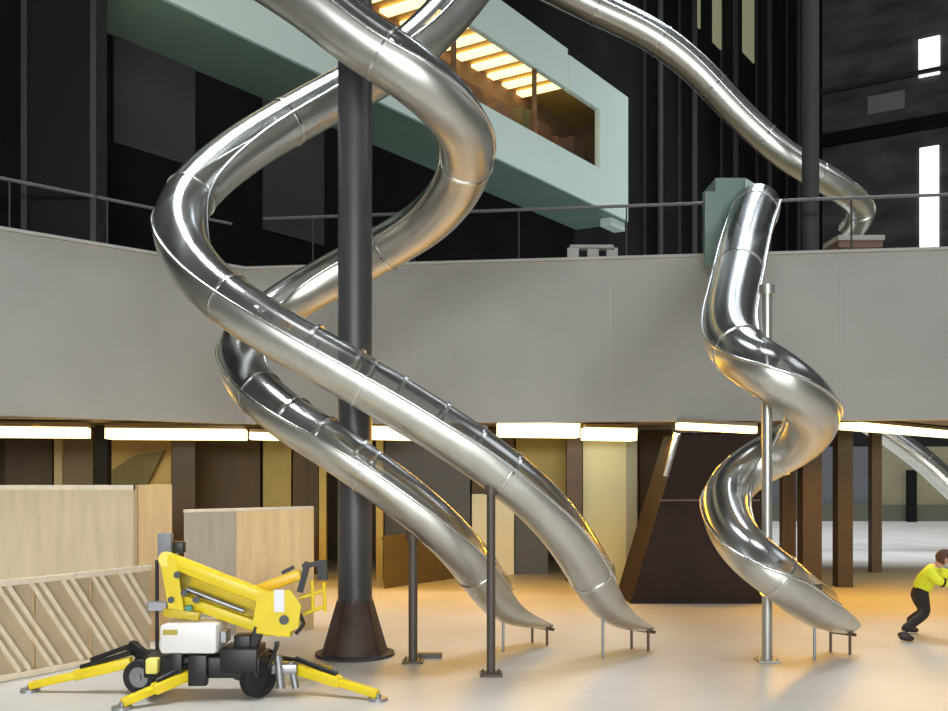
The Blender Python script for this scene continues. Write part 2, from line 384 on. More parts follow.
upright('steel_post', 172, 195, 400, 900, 20.3, mat('dark_umber_steel', (0.045, 0.03, 0.012), 0.5), 'thick dark umber post between the two plywood hoardings', 'post', 0.4)
upright('wall_panel', 197, 260, 400, 900, YW, DBR, 'dark brown wall panel behind the second hoarding', 'panel')
upright('post', 192, 197, 400, 900, YW-0.1, MATS['pale_olive_post'], 'slim pale post behind the second hoarding', 'post')
upright('wall_panel', 263, 291, 400, 900, YW, YPL, 'olive yellow wall panel behind the right end of second hoarding', 'panel')
upright('wall_panel', 293, 318, 400, 900, YW, DBR, 'dark brown wall panel left of the thick pillar', 'panel')
upright('post', 319, 326, 400, 900, 20.8, YPL, 'slim yellow post just left of the thick pillar', 'post', 0.15)
upright('post', 376, 383, 400, 900, 20.8, YPL, 'slim yellow post just right of the thick pillar', 'post', 0.15)
upright('wall_panel', 385, 470, 400, 900, 21.9, BGW, 'blue grey wall panel behind the reception counter', 'panel')
# counter
t = thing('reception_counter', P(425, 583, 20.2), 'dark brown low counter right of the thick pillar', 'counter')
bm = BM(); add_prism(bm, [Vector((P(384, 590, 19.4).x, 19.4, 0)), Vector((P(463, 574, 21.4).x, 21.4, 0)), Vector((P(463, 540, 21.4).x, 21.4, 0.95)), Vector((P(384, 528, 19.4).x, 19.4, 0.95))], (0.0, 0.4, 0)); obj('front', bm, mat('brown_counter', (0.13, 0.09, 0.03), 0.5, 0, 0.1, 2.0), t)
bm = BM(); add_prism(bm, [Vector((P(382, 590, 19.4).x, 19.35, .95)), Vector((P(464, 574, 21.4).x, 21.35, .95)), Vector((P(464, 540, 21.4).x, 21.35, 1.0)), Vector((P(382, 528, 19.4).x, 19.35, 1.0))], (0.0, 0.5, 0)); obj('worktop', bm, MATS['brown_counter'], t)
upright('door_1', 472, 489, 494, 900, 21.9, CRM, None, None)['kind'] = 'structure'
upright('door_2', 493, 514, 494, 900, 21.9, CRM, None, None)['kind'] = 'structure'
upright('wall_panel', 472, 514, 400, 493, 21.9, DBR, 'dark brown panel over the cream doors', 'panel')
upright('wall_panel', 515, 548, 495, 900, 22.0, BGW, 'blue grey wall panel right of the cream doors', 'panel')
upright('wall_panel', 516, 566, 400, 494, 22.0, YPL, 'olive yellow panel under the thick bright ceiling light', 'panel')
upright('steel_post', 567, 582, 400, 900, 20.6, BROWNSTEEL, 'brown post left of the cream partition', 'post', 0.3)
t = thing('partition', P(609, 560, 20.6), 'cream partition with grey green edge left of the dark stair box', 'partition')
a = P(583, 440, 20.8); b = P(626, 440, 20.8); c = P(637, 440, 20.8)
boxo('panel', ((a.x+b.x)/2, 20.85, 1.58), (b.x-a.x, 0.1, 3.16), mat('cream_partition_panel', (0.66, 0.66, 0.42), 0.5), t)
boxo('edge_post', ((b.x+c.x)/2, 20.85, 1.58), (c.x-b.x, 0.14, 3.16), mat('grey_green_edge', (0.36, 0.37, 0.30), 0.5), t)
upright('wall_panel', 640, 672, 400, 900, 22.2, DBR, 'dark brown panel right of the cream partition', 'panel')
# dark slanting stair enclosure
t = thing('stair_enclosure', Vector((3.9, 17.9, 0)), 'dark brown slanting stair box standing under the bridge', 'stair box')
STB = mat('dark_brown_cladding', (0.030, 0.016, 0.011), 0.6, 0, 0.15, 1.5, spec=0.2)
Yf = 17.3; zt = 2.93
quad = [Vector((2.70, Yf, 0)), Vector((5.02, Yf, 0)), Vector((5.02, Yf, zt)), Vector((3.58, Yf, zt))]
bm = BM(); add_prism(bm, quad, (-0.05, 1.3, 0)); obj('body', bm, STB, t)
bm = BM(); z = 1.79; add_box(bm, (3.2+0.87, Yf-0.008, z), (1.75, 0.016, 0.03)); obj('seam', bm, mat('brown_grey_seam', (0.13, 0.09, 0.07), 0.5), t)
bm = BM(); add_beam(bm, Vector((3.37, Yf+0.2, 2.2)), Vector((3.56, Yf+0.2, 2.95)), 0.12, 0.1); tag(obj('edge_strip', bm, RIM, t), 'bright metal edge strip', None)
# brown posts under the bridge at right
BP = mat('umber_painted_post', (0.050, 0.030, 0.008), 0.6, 0, 0.1, 3.0)
upright('steel_post', 803, 822, 400, 900, 19.2, BP, 'wide brown post seen through the short slide, third from right', 'post', 0.35)
upright('steel_post', 838, 853, 400, 900, 19.6, BP, 'brown square post under the bridge right of the short slide', 'post', 0.3)
upright('steel_post', 872, 882, 400, 900, 22.3, mat('light_umber_post', (0.10, 0.065, 0.025), 0.5), 'slimmer lighter brown post furthest right under the bridge', 'post', 0.22)
upright('steel_post', 783, 796, 400, 900, 20.6, mat('tan_post', (0.12, 0.08, 0.04), 0.5), 'tan post behind the short slide right of its silver pole', 'post', 0.25)
upright('steel_post', 750, 761, 400, 900, 18.9, BP, 'dark brown post at the right side of slanting stair box', 'post', 0.2)
# far partitions in daylight beyond the bridge
YF = 43.0
upright('far_hoarding', 745, 868, 420, 900, YF, mat('slate_hoarding', (0.16, 0.165, 0.18), 0.7), 'blue grey hoarding far beyond the brown posts', 'hoarding', 0.2)
upright('far_hoarding', 869, 1010, 424, 900, YF, mat('beige_hoarding', (0.36, 0.32, 0.20), 0.7, 0, 0.1, 1.0), 'beige hoarding far behind the bridge at right edge', 'hoarding', 0.2)
upright('far_hoarding', 745, 1010, 505, 900, YF-0.3, mat('olive_grey_plinth', (0.14, 0.145, 0.10), 0.7), 'low olive grey plinth along the foot of far hoardings', 'plinth', 0.2)
upright('post', 909, 917, 470, 518, 42.0, BLACKSTEEL, 'short black post in front of the beige far hoarding', 'post', 0.3)

# tall grey post on the bridge
pp = P(810.5, 250, 18.6)
t = thing('steel_column', Vector((pp.x, pp.y, ZD)), 'tall slim grey round post rising from the bridge at right', 'column')
bm = BM(); add_cyl(bm, (pp.x, pp.y, ZD), (pp.x, pp.y, 14), 0.155, seg=28); obj('shaft', bm, GREYSTEEL, t, 40)
bm = BM(); add_cyl(bm, (pp.x, pp.y, ZD), (pp.x, pp.y, ZD+0.05), 0.3, seg=28); obj('base_plate', bm, GREYSTEEL, t, 40)

# ---------------------------------------------------------------- thick pillar
py = 12.65; px_ = (355-474)*py/F
t = thing('steel_pillar', Vector((px_, py, 0)), 'thick dark grey steel pillar with flared foot inside the slide spirals', 'pillar')
bm = BM(); add_cyl(bm, (px_, py, 0.62), (px_, py, 9.5), 0.215, seg=36); obj('shaft', bm, PILLAR, t, 40)
bm = BM(); add_cyl(bm, (px_, py, 0.03), (px_, py, 0.68), 0.40, 0.216, seg=36)
for k in range(8):
    a = k*PI/4+0.2; d = Vector((math.cos(a), math.sin(a), 0)); s = Vector((-d.y, d.x, 0))*0.012
    c = Vector((px_, py, 0))
    add_prism(bm, [c+d*0.2+s+Vector((0, 0, .03)), c+d*0.42+s+Vector((0, 0, .03)), c+d*0.40+s+Vector((0, 0, .1)), c+d*0.22+s+Vector((0, 0, .72))], -2*s)
obj('flared_foot', bm, RUST, t, 30)
bm = BM(); add_cyl(bm, (px_, py, 0), (px_, py, 0.035), 0.5, seg=36); obj('base_plate', bm, GREYSTEEL, t, 40)

# ---------------------------------------------------------------- slides
def catmull(pts, step=0.09):
    out = []
    Q = [pts[0]*2-pts[1]]+pts+[pts[-1]*2-pts[-2]]
    for i in range(1, len(Q)-2):
        p0, p1, p2, p3 = Q[i-1], Q[i], Q[i+1], Q[i+2]
        n = max(2, int((p2-p1).length/step))
        for k in range(n):
            u = k/n
            out.append(0.5*((2*p1)+(p2-p0)*u+(2*p0-5*p1+4*p2-p3)*u*u+(3*p1-p0-3*p2+p3)*u**3))
    out.append(pts[-1].copy())
    for _ in range(10):
        out = [out[0]]+[(out[i-1]+2*out[i]+out[i+1])/4 for i in range(1, len(out)-1)]+[out[-1]]
    return out

def arc_shell(bm, C, Ns, Bs, half, RB_, r0, r1, centre, nseg=20):
    """closed shell swept along C; half = half angle per ring, centre = 0 under, PI over"""
    rings = []
    for c, n, b, h, rb in zip(C, Ns, Bs, half, RB_):
        pts = []
        for r, order in ((rb+r1, range(nseg+1)), (rb+r0, range(nseg, -1, -1))):
            for k in order:
                th = centre-h+2*h*k/nseg
                pts.append(bm.verts.new(c+r*(-n*math.cos(th)+b*math.sin(th))))
        rings.append(pts)
    m = len(rings[0])
    for i in range(len(rings)-1):
        for k in range(m):
            l = (k+1) % m
            bm.faces.new((rings[i][k], rings[i][l], rings[i+1][l], rings[i+1][k]))
    bm.faces.new(rings[0]); bm.faces.new(list(reversed(rings[-1])))

def arc_sheet(bm, C, Ns, Bs, half, RB_, centre, nseg=16):
    rings = [[bm.verts.new(c+r*(-n*math.cos(centre-half+2*half*k/nseg)+b*math.sin(centre-half+2*half*k/nseg))) for k in range(nseg+1)] for c, n, b, r in zip(C, Ns, Bs, RB_)]
    for i in range(len(rings)-1):
        for k in range(nseg):
            bm.faces.new((rings[i][k], rings[i][k+1], rings[i+1][k+1], rings[i+1][k]))

def slide(pix, rr, label, root, group, open_end=True, ringstep=1.9, exit_legs=True, hoops=None, tail=1.1, lip=38):
    pts = [P(*p) for p in pix]
    C = catmull(pts)
    n = len(C)
    T = [(C[min(i+1, n-1)]-C[max(i-1, 0)]).normalized() for i in range(n)]
    Ns = []; Bs = []
    for tt in T:
        up = Vector((0, 0, 1)); nn = (up-tt*up.dot(tt)).normalized(); Ns.append(nn); Bs.append(tt.cross(nn))
    s = [0.0]
    for i in range(1, n): s.append(s[-1]+(C[i]-C[i-1]).length)
    L = s[-1]
    print('slide', label[:30], 'length %.1f' % L, 'end', [round(v, 2) for v in C[-1]], 'start', [round(v, 2) for v in C[0]])
    t = thing('tube_slide', Vector((root[0], root[1], 0)), label, 'slide', group)
    RR = [rr[0]+(rr[1]-rr[0])*q/L for q in s]
    HA = math.radians(98)
    half = []
    for i in range(n):
        d = L-s[i]
        half.append(HA if (d > tail or not open_end) else math.radians(lip)+(HA-math.radians(lip))*(d/tail)**0.8)
    bm = BM(); arc_shell(bm, C, Ns, Bs, half, RR, -0.015, 0.0, 0.0); obj('trough', bm, STEEL, t, 40)
    cut = tail+0.05 if open_end else 0.0
    ic = [i for i in range(n) if s[i] <= L-cut]
    e = ic[-1]+1
    bm = BM(); arc_sheet(bm, C[:e], Ns[:e], Bs[:e], PI-HA, RR[:e], PI); obj('clear_cover', bm, CLEAR, t, 60)
    for sg in (-1, 1):
        bm = BM(); add_tube(bm, [C[i]+(RR[i]+0.012)*(-Ns[i]*math.cos(HA)+Bs[i]*sg*math.sin(HA)) for i in range(0, e)], 0.02, 8); obj('edge_rail', bm, RIM, t, 50)
    k = 0.4
    while k < L-cut:
        i = min(range(n), key=lambda q: abs(s[q]-k))
        if 0 < i < n-1:
            Cc = [C[i]+T[i]*o for o in (-0.016, 0.016)]
            bm = BM(); arc_shell(bm, Cc, [Ns[i]]*2, [Bs[i]]*2, [PI*0.9999]*2, [RR[i]]*2, -0.004, 0.014, 0.0, 40); obj('flange', bm, RIM, t, 40)
        k += ringstep
    for i in range(1, n-1):
        px = 474+C[i].x/C[i].y*F
        if hoops and hoops[0] < px < hoops[1] and C[i].y < 12.6 and s[i] > L*0.45 and (not hoops[2] or s[i]-hoops[2][-1] > 0.47):
            hoops[2].append(s[i]); Cc = [C[i]+T[i]*o for o in (-0.018, 0.018)]
            bm = BM(); arc_shell(bm, Cc, [Ns[i]]*2, [Bs[i]]*2, [PI-HA]*2, [RR[i]]*2, 0.0, 0.025, PI, 24); obj('hoop', bm, RIM, t, 40)
    if open_end and exit_legs:
        for d, sgs in ((0.12, (-1, 1)), (0.8, (0,))):
            i = min(range(n), key=lambda q: abs(s[q]-(L-d)))
            for sg in sgs:
                top = C[i]+RR[i]*(-Ns[i]*math.cos(0.5 if sg else 0.0)+Bs[i]*sg*math.sin(0.5 if sg else 0))
                if top.z > 0.03:
                    bm = BM(); add_cyl(bm, (top.x, top.y, 0), top+Vector((0, 0, 0.01)), 0.018, seg=10); obj('leg', bm, BROWNSTEEL if sg else GRM, t, 40)
        r = RR[-1]; lp = C[-1]-Ns[-1]*r*0.98
        bm = BM(); add_cyl(bm, lp-Bs[-1]*r*0.62, lp+Bs[-1]*r*0.62, 0.022, seg=12); obj('exit_bar', bm, BROWNSTEEL, t, 40)
    return C

G1 = 'spiral tube slides around the pillars'
A = [(500, -55, 14.3), (457, 3, 14.1), (420, 42, 13.9), (375, 75, 13.75), (330, 99, 13.55), (250, 145, 13.0), (195, 190, 12.4), (178, 228, 11.95), (200, 275, 11.55), (260, 322, 11.3), (350, 374, 11.25), (420, 416, 11.35), (485, 458, 11.5), (547, 510, 11.75), (581, 556, 12.1), (601, 591, 12.4), (619, 607, 12.65), (646, 610, 13.05)]
slide(A, (0.335, 0.275), 'larger tube slide looping left of the thick pillar, ending nearer the stair box', (-0.8, 12.6), None, hoops=[305, 500, []])
B = [(225, -55, 11.6), (310, 0, 11.5), (358, 38, 11.5), (418, 78, 11.55), (462, 125, 12.0), (466, 170, 12.7), (435, 215, 13.4), (390, 245, 13.85), (340, 272, 14.0), (288, 302, 13.95), (245, 337, 13.5), (243, 372, 12.9), (280, 412, 12.25), (335, 448, 11.95), (400, 494, 11.95), (449, 536, 12.1), (477, 570, 12.4), (495, 595, 12.75), (513, 606, 13.0), (546, 609, 13.5)]
slide(B, (0.35, 0.262), 'tube slide winding right then behind the thick pillar, ending left of the other', (-1.4, 12.9), None, hoops=[290, 385, []])
E = [(757, 206, 17.1), (747, 235, 16.0), (738, 275, 14.6), (729, 322, 13.1), (737, 350, 12.4), (770, 372, 11.9), (803, 396, 12.0), (815, 420, 12.5), (795, 444, 13.1), (757, 463, 13.35), (728, 489, 13.2), (727, 520, 12.6), (748, 553, 12.0), (780, 577, 11.8), (803, 597, 12.1), (822, 608, 12.4), (845, 613, 12.85)]
slide(E, (0.39, 0.265), 'short twisting tube slide from the teal bridge entrance down to the floor', (3.8, 12.4), None, ringstep=2.7, tail=0.65, lip=58)
Cc = [(520, -30, 20.2), (590, 5, 20.1), (650, 34, 20.0), (695, 68, 20.0), (740, 115, 20.0), (785, 155, 20.0), (830, 182, 20.1), (858, 202, 20.4), (862, 218, 20.9), (848, 233, 21.2)]
slide(Cc, (0.335, 0.26), 'distant tube slide descending at upper right behind the tall grey post', (6, 20), None, open_end=False, ringstep=1.4)
Fp = [(800, 380, 29.5), (845, 408, 29.3), (890, 436, 29), (925, 462, 28.7), (960, 494, 28.4), (1000, 525, 28.0), (1040, 540, 27.6)]
slide(Fp, (0.34, 0.34), 'tube slide glimpsed beyond the bridge at the right edge', (13, 28.5), None, exit_legs=False)

# landing of the distant slide
t = thing('slide_landing', P(856, 243, 21.0), 'pale landing platform at the foot of the distant slide on the bridge', 'platform')
a = P(834, 243, 20.7); b = P(880, 243, 20.7)
boxo('top', ((a.x+b.x)/2, 20.9, a.z+0.06), (b.x-a.x, 0.9, 0.1), mat('pale_landing', (0.5, 0.48, 0.44), 0.6), t)
boxo('skirt', ((a.x+b.x)/2, 20.9, a.z-0.06), (b.x-a.x-0.05, 0.8, 0.14), mat('brown_skirt', (0.22, 0.13, 0.10), 0.6), t)
for sx in (-0.4, 0.4):
    for sy in (-0.35, 0.35):
        bm = BM(); add_box(bm, ((a.x+b.x)/2+sx, 20.9+sy, (a.z-0.13+ZD)/2), (0.06, 0.06, a.z-0.13-ZD)); obj('leg', bm, GREYSTEEL, t)

# teal entrance of the short slide
t = thing('slide_entrance', Vector((4.6, 17.6, ZD)), 'teal glazed entrance box on the bridge above the short slide', 'entrance box')
TG = mat('pale_teal_panel', (0.17, 0.26, 0.23), 0.4, 0, 0.05, 2.0)
TL = mat('light_teal_panel', (0.42, 0.55, 0.50), 0.4)
a = P(712, 182, 17.4); b = P(741, 182, 17.4); c = P(764, 200, 17.4)
zb = ZP+0.05
quad = [Vector((a.x, 17.15, zb)), Vector((c.x, 17.15, zb)), Vector((c.x, 17.15, c.z)), Vector((b.x, 17.15, b.z)), Vector((a.x, 17.15, a.z))]
bm = BM(); add_prism(bm, quad, (0, 1.0, 0)); obj('housing', bm, TG, t)
bm = BM(); add_prism(bm, [Vector((b.x, 17.1, b.z-0.02)), Vector((b.x-.02, 17.1, b.z-0.22)), Vector((c.x+0.03, 17.1, c.z-0.04)), Vector((c.x+0.03, 17.1, c.z+0.04))], (0, 1.1, 0)); obj('sloped_roof', bm, TL, t)
bm = BM(); a2 = P(705, 200, 16.9); b2 = P(722, 200, 16.9)
add_box(bm, ((a2.x+b2.x)/2, 16.95, (zb-0.35+a.z-0.3)/2), (b2.x-a2.x, 0.1, a.z-0.3-zb+0.35)); obj('side_screen', bm, TG, t)

# support poles
def pole(px, py0, py1, r, m, label, foot=0.13, extra=None):
    Y = CAMH*F/(py1-HZ); x = (px-474)*Y/F; z = CAMH-(py0-HZ)*Y/F
    t = thing('support_pole', Vector((x, Y, 0)), label, 'pole')
    bm = BM(); add_cyl(bm, (x, Y, 0.01), (x, Y, z), r, seg=20); obj('shaft', bm, m, t, 40)
    bm = BM(); add_box(bm, (x, Y, 0.0125), (foot*2, foot*2, 0.025), None, 0.004)
    obj('base_plate', bm, m, t)
    for sx in (-1, 1):
        for sy in (-1, 1): bm = BM(); add_cyl(bm, (x+sx*foot*.7, Y+sy*foot*.7, 0.02), (x+sx*foot*.7, Y+sy*foot*.7, 0.05), 0.012, seg=8); obj('bolt', bm, m, t)
    bm = BM(); add_cyl(bm, (x, Y, z-0.12), (x, Y, z), r*1.5, seg=20); obj('collar', bm, m, t, 40)
    return x, Y, z
DPO = mat('dark_taupe_steel', (0.085, 0.065, 0.05), 0.45)
pole(491, 484, 675, 0.05, DPO, 'dark slim pole in front, under the larger long slide')
pole(413, 530, 662, 0.055, DPO, 'dark slim pole under the long slide right of thick pillar')
pole(767, 285, 661, 0.062, mat('silver_grey_pole', (0.42, 0.42, 0.38), 0.35, 0.7), 'silver grey pole in the middle of the short twisting slide')
boxo('bolted_foot', P(430, 657, 12.45)*1.0, (0.3, 0.1, 0.06), DPO); tag(bpy.data.objects['bolted_foot'], 'small dark steel bar on the floor beside the pole near thick pillar', 'bar')
bpy.data.objects['bolted_foot'].location.z = 0.03-P(430, 657, 12.45).z

# ---------------------------------------------------------------- plywood hoardings at left
t = thing('plywood_hoarding', P(90, 640, 13.6), 'tall pale plywood hoarding at far left behind the yellow lift', 'hoarding')
a = P(-30, 487, 13.4); b = P(136, 485, 13.4); c = P(172, 484, 13.9)
zt = 2.13
bm = BM(); add_prism(bm, [Vector((a.x, a.y, 0)), Vector((b.x, b.y, 0)), Vector((b.x, b.y, zt)), Vector((a.x, a.y, zt))], (0, 0.08, 0)); obj('front_panel', bm, PLY, t)
bm = BM(); add_prism(bm, [Vector((b.x+.005, b.y, 0)), Vector((c.x, c.y, 0)), Vector((c.x, c.y, zt)), Vector((b.x+.005, b.y, zt))], (-0.06, 0.08, 0)); tag(obj('side_panel', bm, PLYWARMLIT, t), 'plywood side coloured brighter as if lit from the right', None)
bm = BM(); add_box(bm, (b.x, b.y-0.015, zt/2), (0.05, 0.03, zt)); obj('corner_post', bm, mat('corner_timber', (0.5, 0.36, 0.2), 0.7), t)
bm = BM(); add_box(bm, ((a.x+b.x)/2, b.y-0.01, zt-0.03), (b.x-a.x, 0.04, 0.06)); obj('top_rail', bm, TIMBER, t)
# low racked frame with diagonal battens in front of it
t = thing('braced_panel', P(75, 660, 12.2), 'low plywood panel with slanting pale battens left of the yellow lift', 'panel')
fa = Vector(((-12-474)*10.95/F, 10.95, 0)); fb = Vector(((150-474)*12.75/F, 12.75, 0)); fd = (fb-fa).normalized(); fn = Vector((fd.y, -fd.x, 0)); FLn = (fb-fa).length
hz = 1.12
bm = BM(); add_prism(bm, [fa, fb, fb+Vector((0, 0, hz)), fa+Vector((0, 0, hz))], fn*-0.05); obj('backing', bm, mat('darker_plywood', (0.52, 0.42, 0.28), 0.75, 0, 0.1, 2.5), t)  # backing in a plain darker plywood tone
def bat(q0, z0, q1, z1, wd=0.05, nm='batten', off=0.02):
    bm = BM(); add_beam(bm, fa+fd*q0+fn*off+Vector((0, 0, z0)), fa+fd*q1+fn*off+Vector((0, 0, z1)), 0.04, wd, 0.004); obj(nm, bm, TIMBER, t)
bat(0, hz-0.03, FLn, hz-0.03, 0.07, 'top_rail'); bat(0, 0.04, FLn, 0.04, 0.07, 'bottom_rail')
q = -0.7
while q < FLn-0.1:
    for dq in (0.0, 0.12):
        q0 = q+dq; q1 = q0+0.66; z0, z1 = hz-0.06, 0.08
        if q0 < 0: z0 = z0+(z1-z0)*(-q0/0.66); q0 = 0
        if q1 > FLn: z1 = z0+(z1-z0)*((FLn-q0)/(q1-q0)); q1 = FLn
        bat(q0, z0, q1, z1, 0.042)
    q += 0.4
for q in (0.55, 1.3): 
    bm = BM(); add_beam(bm, fa+fd*q+Vector((0, 0, 0.08)), fa+fd*q+Vector((0, 0, hz-0.06)), 0.02, 0.05); obj('upright', bm, MATS['corner_timber'], t)
# second hoarding
t = thing('plywood_hoarding', P(250, 640, 14.2), 'shorter plywood hoarding directly behind the yellow boom', 'hoarding')
a = P(184, 516, 13.9); m_ = P(236, 512, 14.2); b = P(313, 508, 14.6)
zt = 1.74
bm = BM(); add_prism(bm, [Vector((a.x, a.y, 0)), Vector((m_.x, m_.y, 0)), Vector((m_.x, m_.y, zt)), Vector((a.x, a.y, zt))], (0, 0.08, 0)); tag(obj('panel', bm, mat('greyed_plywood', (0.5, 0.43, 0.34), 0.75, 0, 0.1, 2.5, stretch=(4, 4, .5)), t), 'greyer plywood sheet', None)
bm = BM(); add_prism(bm, [Vector((m_.x+.004, m_.y, 0)), Vector((b.x, b.y, 0)), Vector((b.x, b.y, zt+.02)), Vector((m_.x+.004, m_.y, zt+.02))], (0, 0.08, 0)); obj('panel', bm, PLYWARMLIT, t)
bm = BM(); add_beam(bm, Vector((a.x, a.y-.01, zt+.02)), Vector((b.x, b.y-.01, zt+.04)), 0.1, 0.04); obj('top_rail', bm, TIMBER, t)

# ---------------------------------------------------------------- yellow boom lift
LY = 10.45
def Lp(px, py, d=0.0): return P(px, py, LY+d)
t = thing('boom_lift', Vector((Lp(205, 690).x, LY, 0)), 'folded yellow boom lift with outriggers parked at lower left', 'boom lift')
def lbox(name, px0, px1, py0, py1, d0, d1, m, bev=0.02, parent=t):
    a = Lp(px0, py0); b = Lp(px1, py1)
    bm = BM(); add_box(bm, ((a.x+b.x)/2, LY+(d0+d1)/2, (a.z+b.z)/2), (b.x-a.x, d1-d0, a.z-b.z), None, bev); return obj(name, bm, m, parent, 40)
lbox('chassis', 150, 264, 653, 674, -0.22, 0.28, BLKM)
bm = BM()
for (x0, x1, y0, y1, d0, d1) in ((196, 214, 650, 680, -0.3, -0.2), (226, 262, 645, 668, -0.26, 0.2), (178, 190, 648, 672, -0.3, -0.2), (236, 252, 634, 655, -0.1, 0.1)):
    a = Lp(x0, y0); b = Lp(x1, y1); add_box(bm, ((a.x+b.x)/2, LY+(d0+d1)/2, (a.z+b.z)/2), (b.x-a.x, d1-d0, a.z-b.z), None, 0.01)
obj('hydraulic_block', bm, BLKM, t, 40)
ec = lbox('engine_cover', 168, 224, 620, 649, -0.30, 0.20, WHT, 0.04)
bm = BM(); a = Lp(172, 625); b = Lp(186, 630); add_box(bm, ((a.x+b.x)/2, LY-0.305, (a.z+b.z)/2), (b.x-a.x, 0.012, a.z-b.z)); obj('decal', bm, mat('mustard_decal', (0.5, 0.4, 0.05), 0.5), ec)
bm = BM(); a = Lp(225, 628); b = Lp(231, 640); add_box(bm, ((a.x+b.x)/2, LY-0.1, (a.z+b.z)/2), (b.x-a.x, 0.2, a.z-b.z), None, 0.01); obj('latch', bm, GRM, ec)
def wheel(px, py, r, d, wd=0.13, ang=0.45):
    c = Lp(px, py, d); c.z = r
    ax = Vector((math.sin(ang), -math.cos(ang), 0))
    bm = BM()
    prof = [(-wd/2, r*0.6), (-wd/2, r*0.93), (-wd*0.35, r), (wd*0.35, r), (wd/2, r*0.93), (wd/2, r*0.6)]
    sd = Vector((ax.y, -ax.x, 0)); up = Vector((0, 0, 1)); rings = []
    for k in range(28):
        th = 2*PI*k/28; rd = sd*math.cos(th)+up*math.sin(th)
        rings.append([bm.verts.new(c+ax*o+rd*q) for o, q in prof])
    for k in range(28):
        l = (k+1) % 28
        for i in range(len(prof)):
            j = (i+1) % len(prof)
            bm.faces.new((rings[k][i], rings[k][j], rings[l][j], rings[l][i]))
    wobj = obj('wheel', bm, BLK, t, 40)
    bm = BM(); add_cyl(bm, c-ax*wd*0.42, c+ax*wd*0.42, r*0.62, seg=24); add_cyl(bm, c+ax*wd*0.4, c+ax*wd*0.55, r*0.22, r*0.16, seg=16); obj('hub', bm, GRM if px < 200 else BLKM, wobj, 40)
wheel(258, 682, 0.195, -0.1, 0.14, 0.85); wheel(141, 672, 0.18, 0.05, 0.13, -0.15)
wheel(262, 670, 0.195, 0.55, 0.14, 0.85); wheel(150, 665, 0.18, 0.6, 0.13, -0.15)
bm = BM(); add_beam(bm, Lp(141, 676, 0.05), Lp(160, 668, 0.05), 0.06, 0.06); add_beam(bm, Lp(240, 672, 0.2), Lp(262, 678, 0.2), 0.5, 0.05); obj('axle', bm, BLKM, t)
lamp_ = lbox('side_lamp', 155, 167, 653, 668, -0.32, -0.2, mat('pale_yellow_lens', (0.85, 0.78, 0.18), 0.4), 0.02)
# booms
bu = BM(); add_beam(bu, Lp(165, 558, -0.05), Lp(276, 602, -0.05), 0.15, 0.145, 0.03); add_cyl(bu, Lp(166, 559, -0.13), Lp(166, 559, 0.03), 0.078, seg=20); obj('upper_boom', bu, YEL, t, 40)
bl = BM(); add_beam(bl, Lp(174, 596, 0.02), Lp(272, 631, 0.02), 0.14, 0.12, 0.02); obj('lower_boom', bl, YEL, t, 40)
bl = BM(); add_beam(bl, Lp(192, 578, 0.0), Lp(280, 612, 0.0), 0.05, 0.16, 0.01); add_beam(bl, Lp(164, 612, -0.1), Lp(200, 616, -0.1), 0.08, 0.09, 0.01); obj('tie_bar', bl, mat('deep_yellow_paint', (0.62, 0.46, 0.02), 0.4), t, 40)
bm = BM(); add_prism(bm, [Lp(160, 560, -0.13), Lp(176, 560, -0.13), Lp(184, 612, -0.13), Lp(170, 618, -0.13)], (0, 0.03, 0)); add_prism(bm, [Lp(160, 560, 0.05), Lp(176, 560, 0.05), Lp(184, 612, 0.05), Lp(170, 618, 0.05)], (0, 0.03, 0)); obj('link_plate', bm, YEL, t)
bm = BM()
for (x, y) in ((177, 575), (184, 593), (171, 600), (196, 600)): add_cyl(bm, Lp(x, y, -0.16), Lp(x, y, 0.12), 0.035, seg=14)
obj('pivot_pin', bm, BLKM, t, 40)
bm = BM(); add_prism(bm, [Lp(172, 566, 0.06), Lp(266, 604, 0.06), Lp(272, 628, 0.06), Lp(176, 602, 0.06)], (0, 0.05, 0)); obj('boom_web', bm, mat('ochre_paint', (0.42, 0.32, 0.03), 0.5), t)
bm = BM(); add_box(bm, Lp(189, 608, -0.12), (0.07, 0.05, 0.06), None, 0.01); tag(obj('valve', bm, mat('teal_valve', (0.08, 0.28, 0.2), 0.5), t), 'small teal valve', None)
bm = BM(); add_cyl(bm, Lp(187, 589, -0.04), Lp(244, 611, -0.04), 0.028, seg=12); obj('hydraulic_ram', bm, GRM, t, 40)
bm = BM(); add_prism(bm, [Lp(258, 592, -0.14), Lp(290, 590, -0.14), Lp(301, 606, -0.14), Lp(298, 628, -0.14), Lp(278, 637, -0.14), Lp(252, 625, -0.14)], (0, 0.03, 0))
add_prism(bm, [Lp(258, 592, 0.08), Lp(290, 590, 0.08), Lp(301, 606, 0.08), Lp(298, 628, 0.08), Lp(278, 637, 0.08), Lp(252, 625, 0.08)], (0, 0.03, 0)); add_beam(bm, Lp(258, 629, -0.02), Lp(292, 633, -0.02), 0.2, 0.06, 0.01); br = obj('elbow_bracket', bm, YEL, t)
bm = BM(); a = Lp(277, 588); b = Lp(287, 610); add_box(bm, ((a.x+b.x)/2, LY-0.15, (a.z+b.z)/2), (b.x-a.x, 0.012, a.z-b.z)); tag(obj('label_plate', bm, mat('white_label', (0.85, 0.87, 0.92), 0.4), br), 'blank white plate', None)
bm = BM(); add_cyl(bm, Lp(284, 620, -0.16), Lp(284, 620, 0.14), 0.05, seg=16); obj('pivot_pin', bm, BLKM, t, 40)
bm = BM(); add_beam(bm, Lp(252, 592, 0.12), Lp(301, 574, 0.12), 0.11, 0.11, 0.02); obj('jib', bm, mat('orange_yellow_paint', (0.88, 0.55, 0.02), 0.35), t, 40)
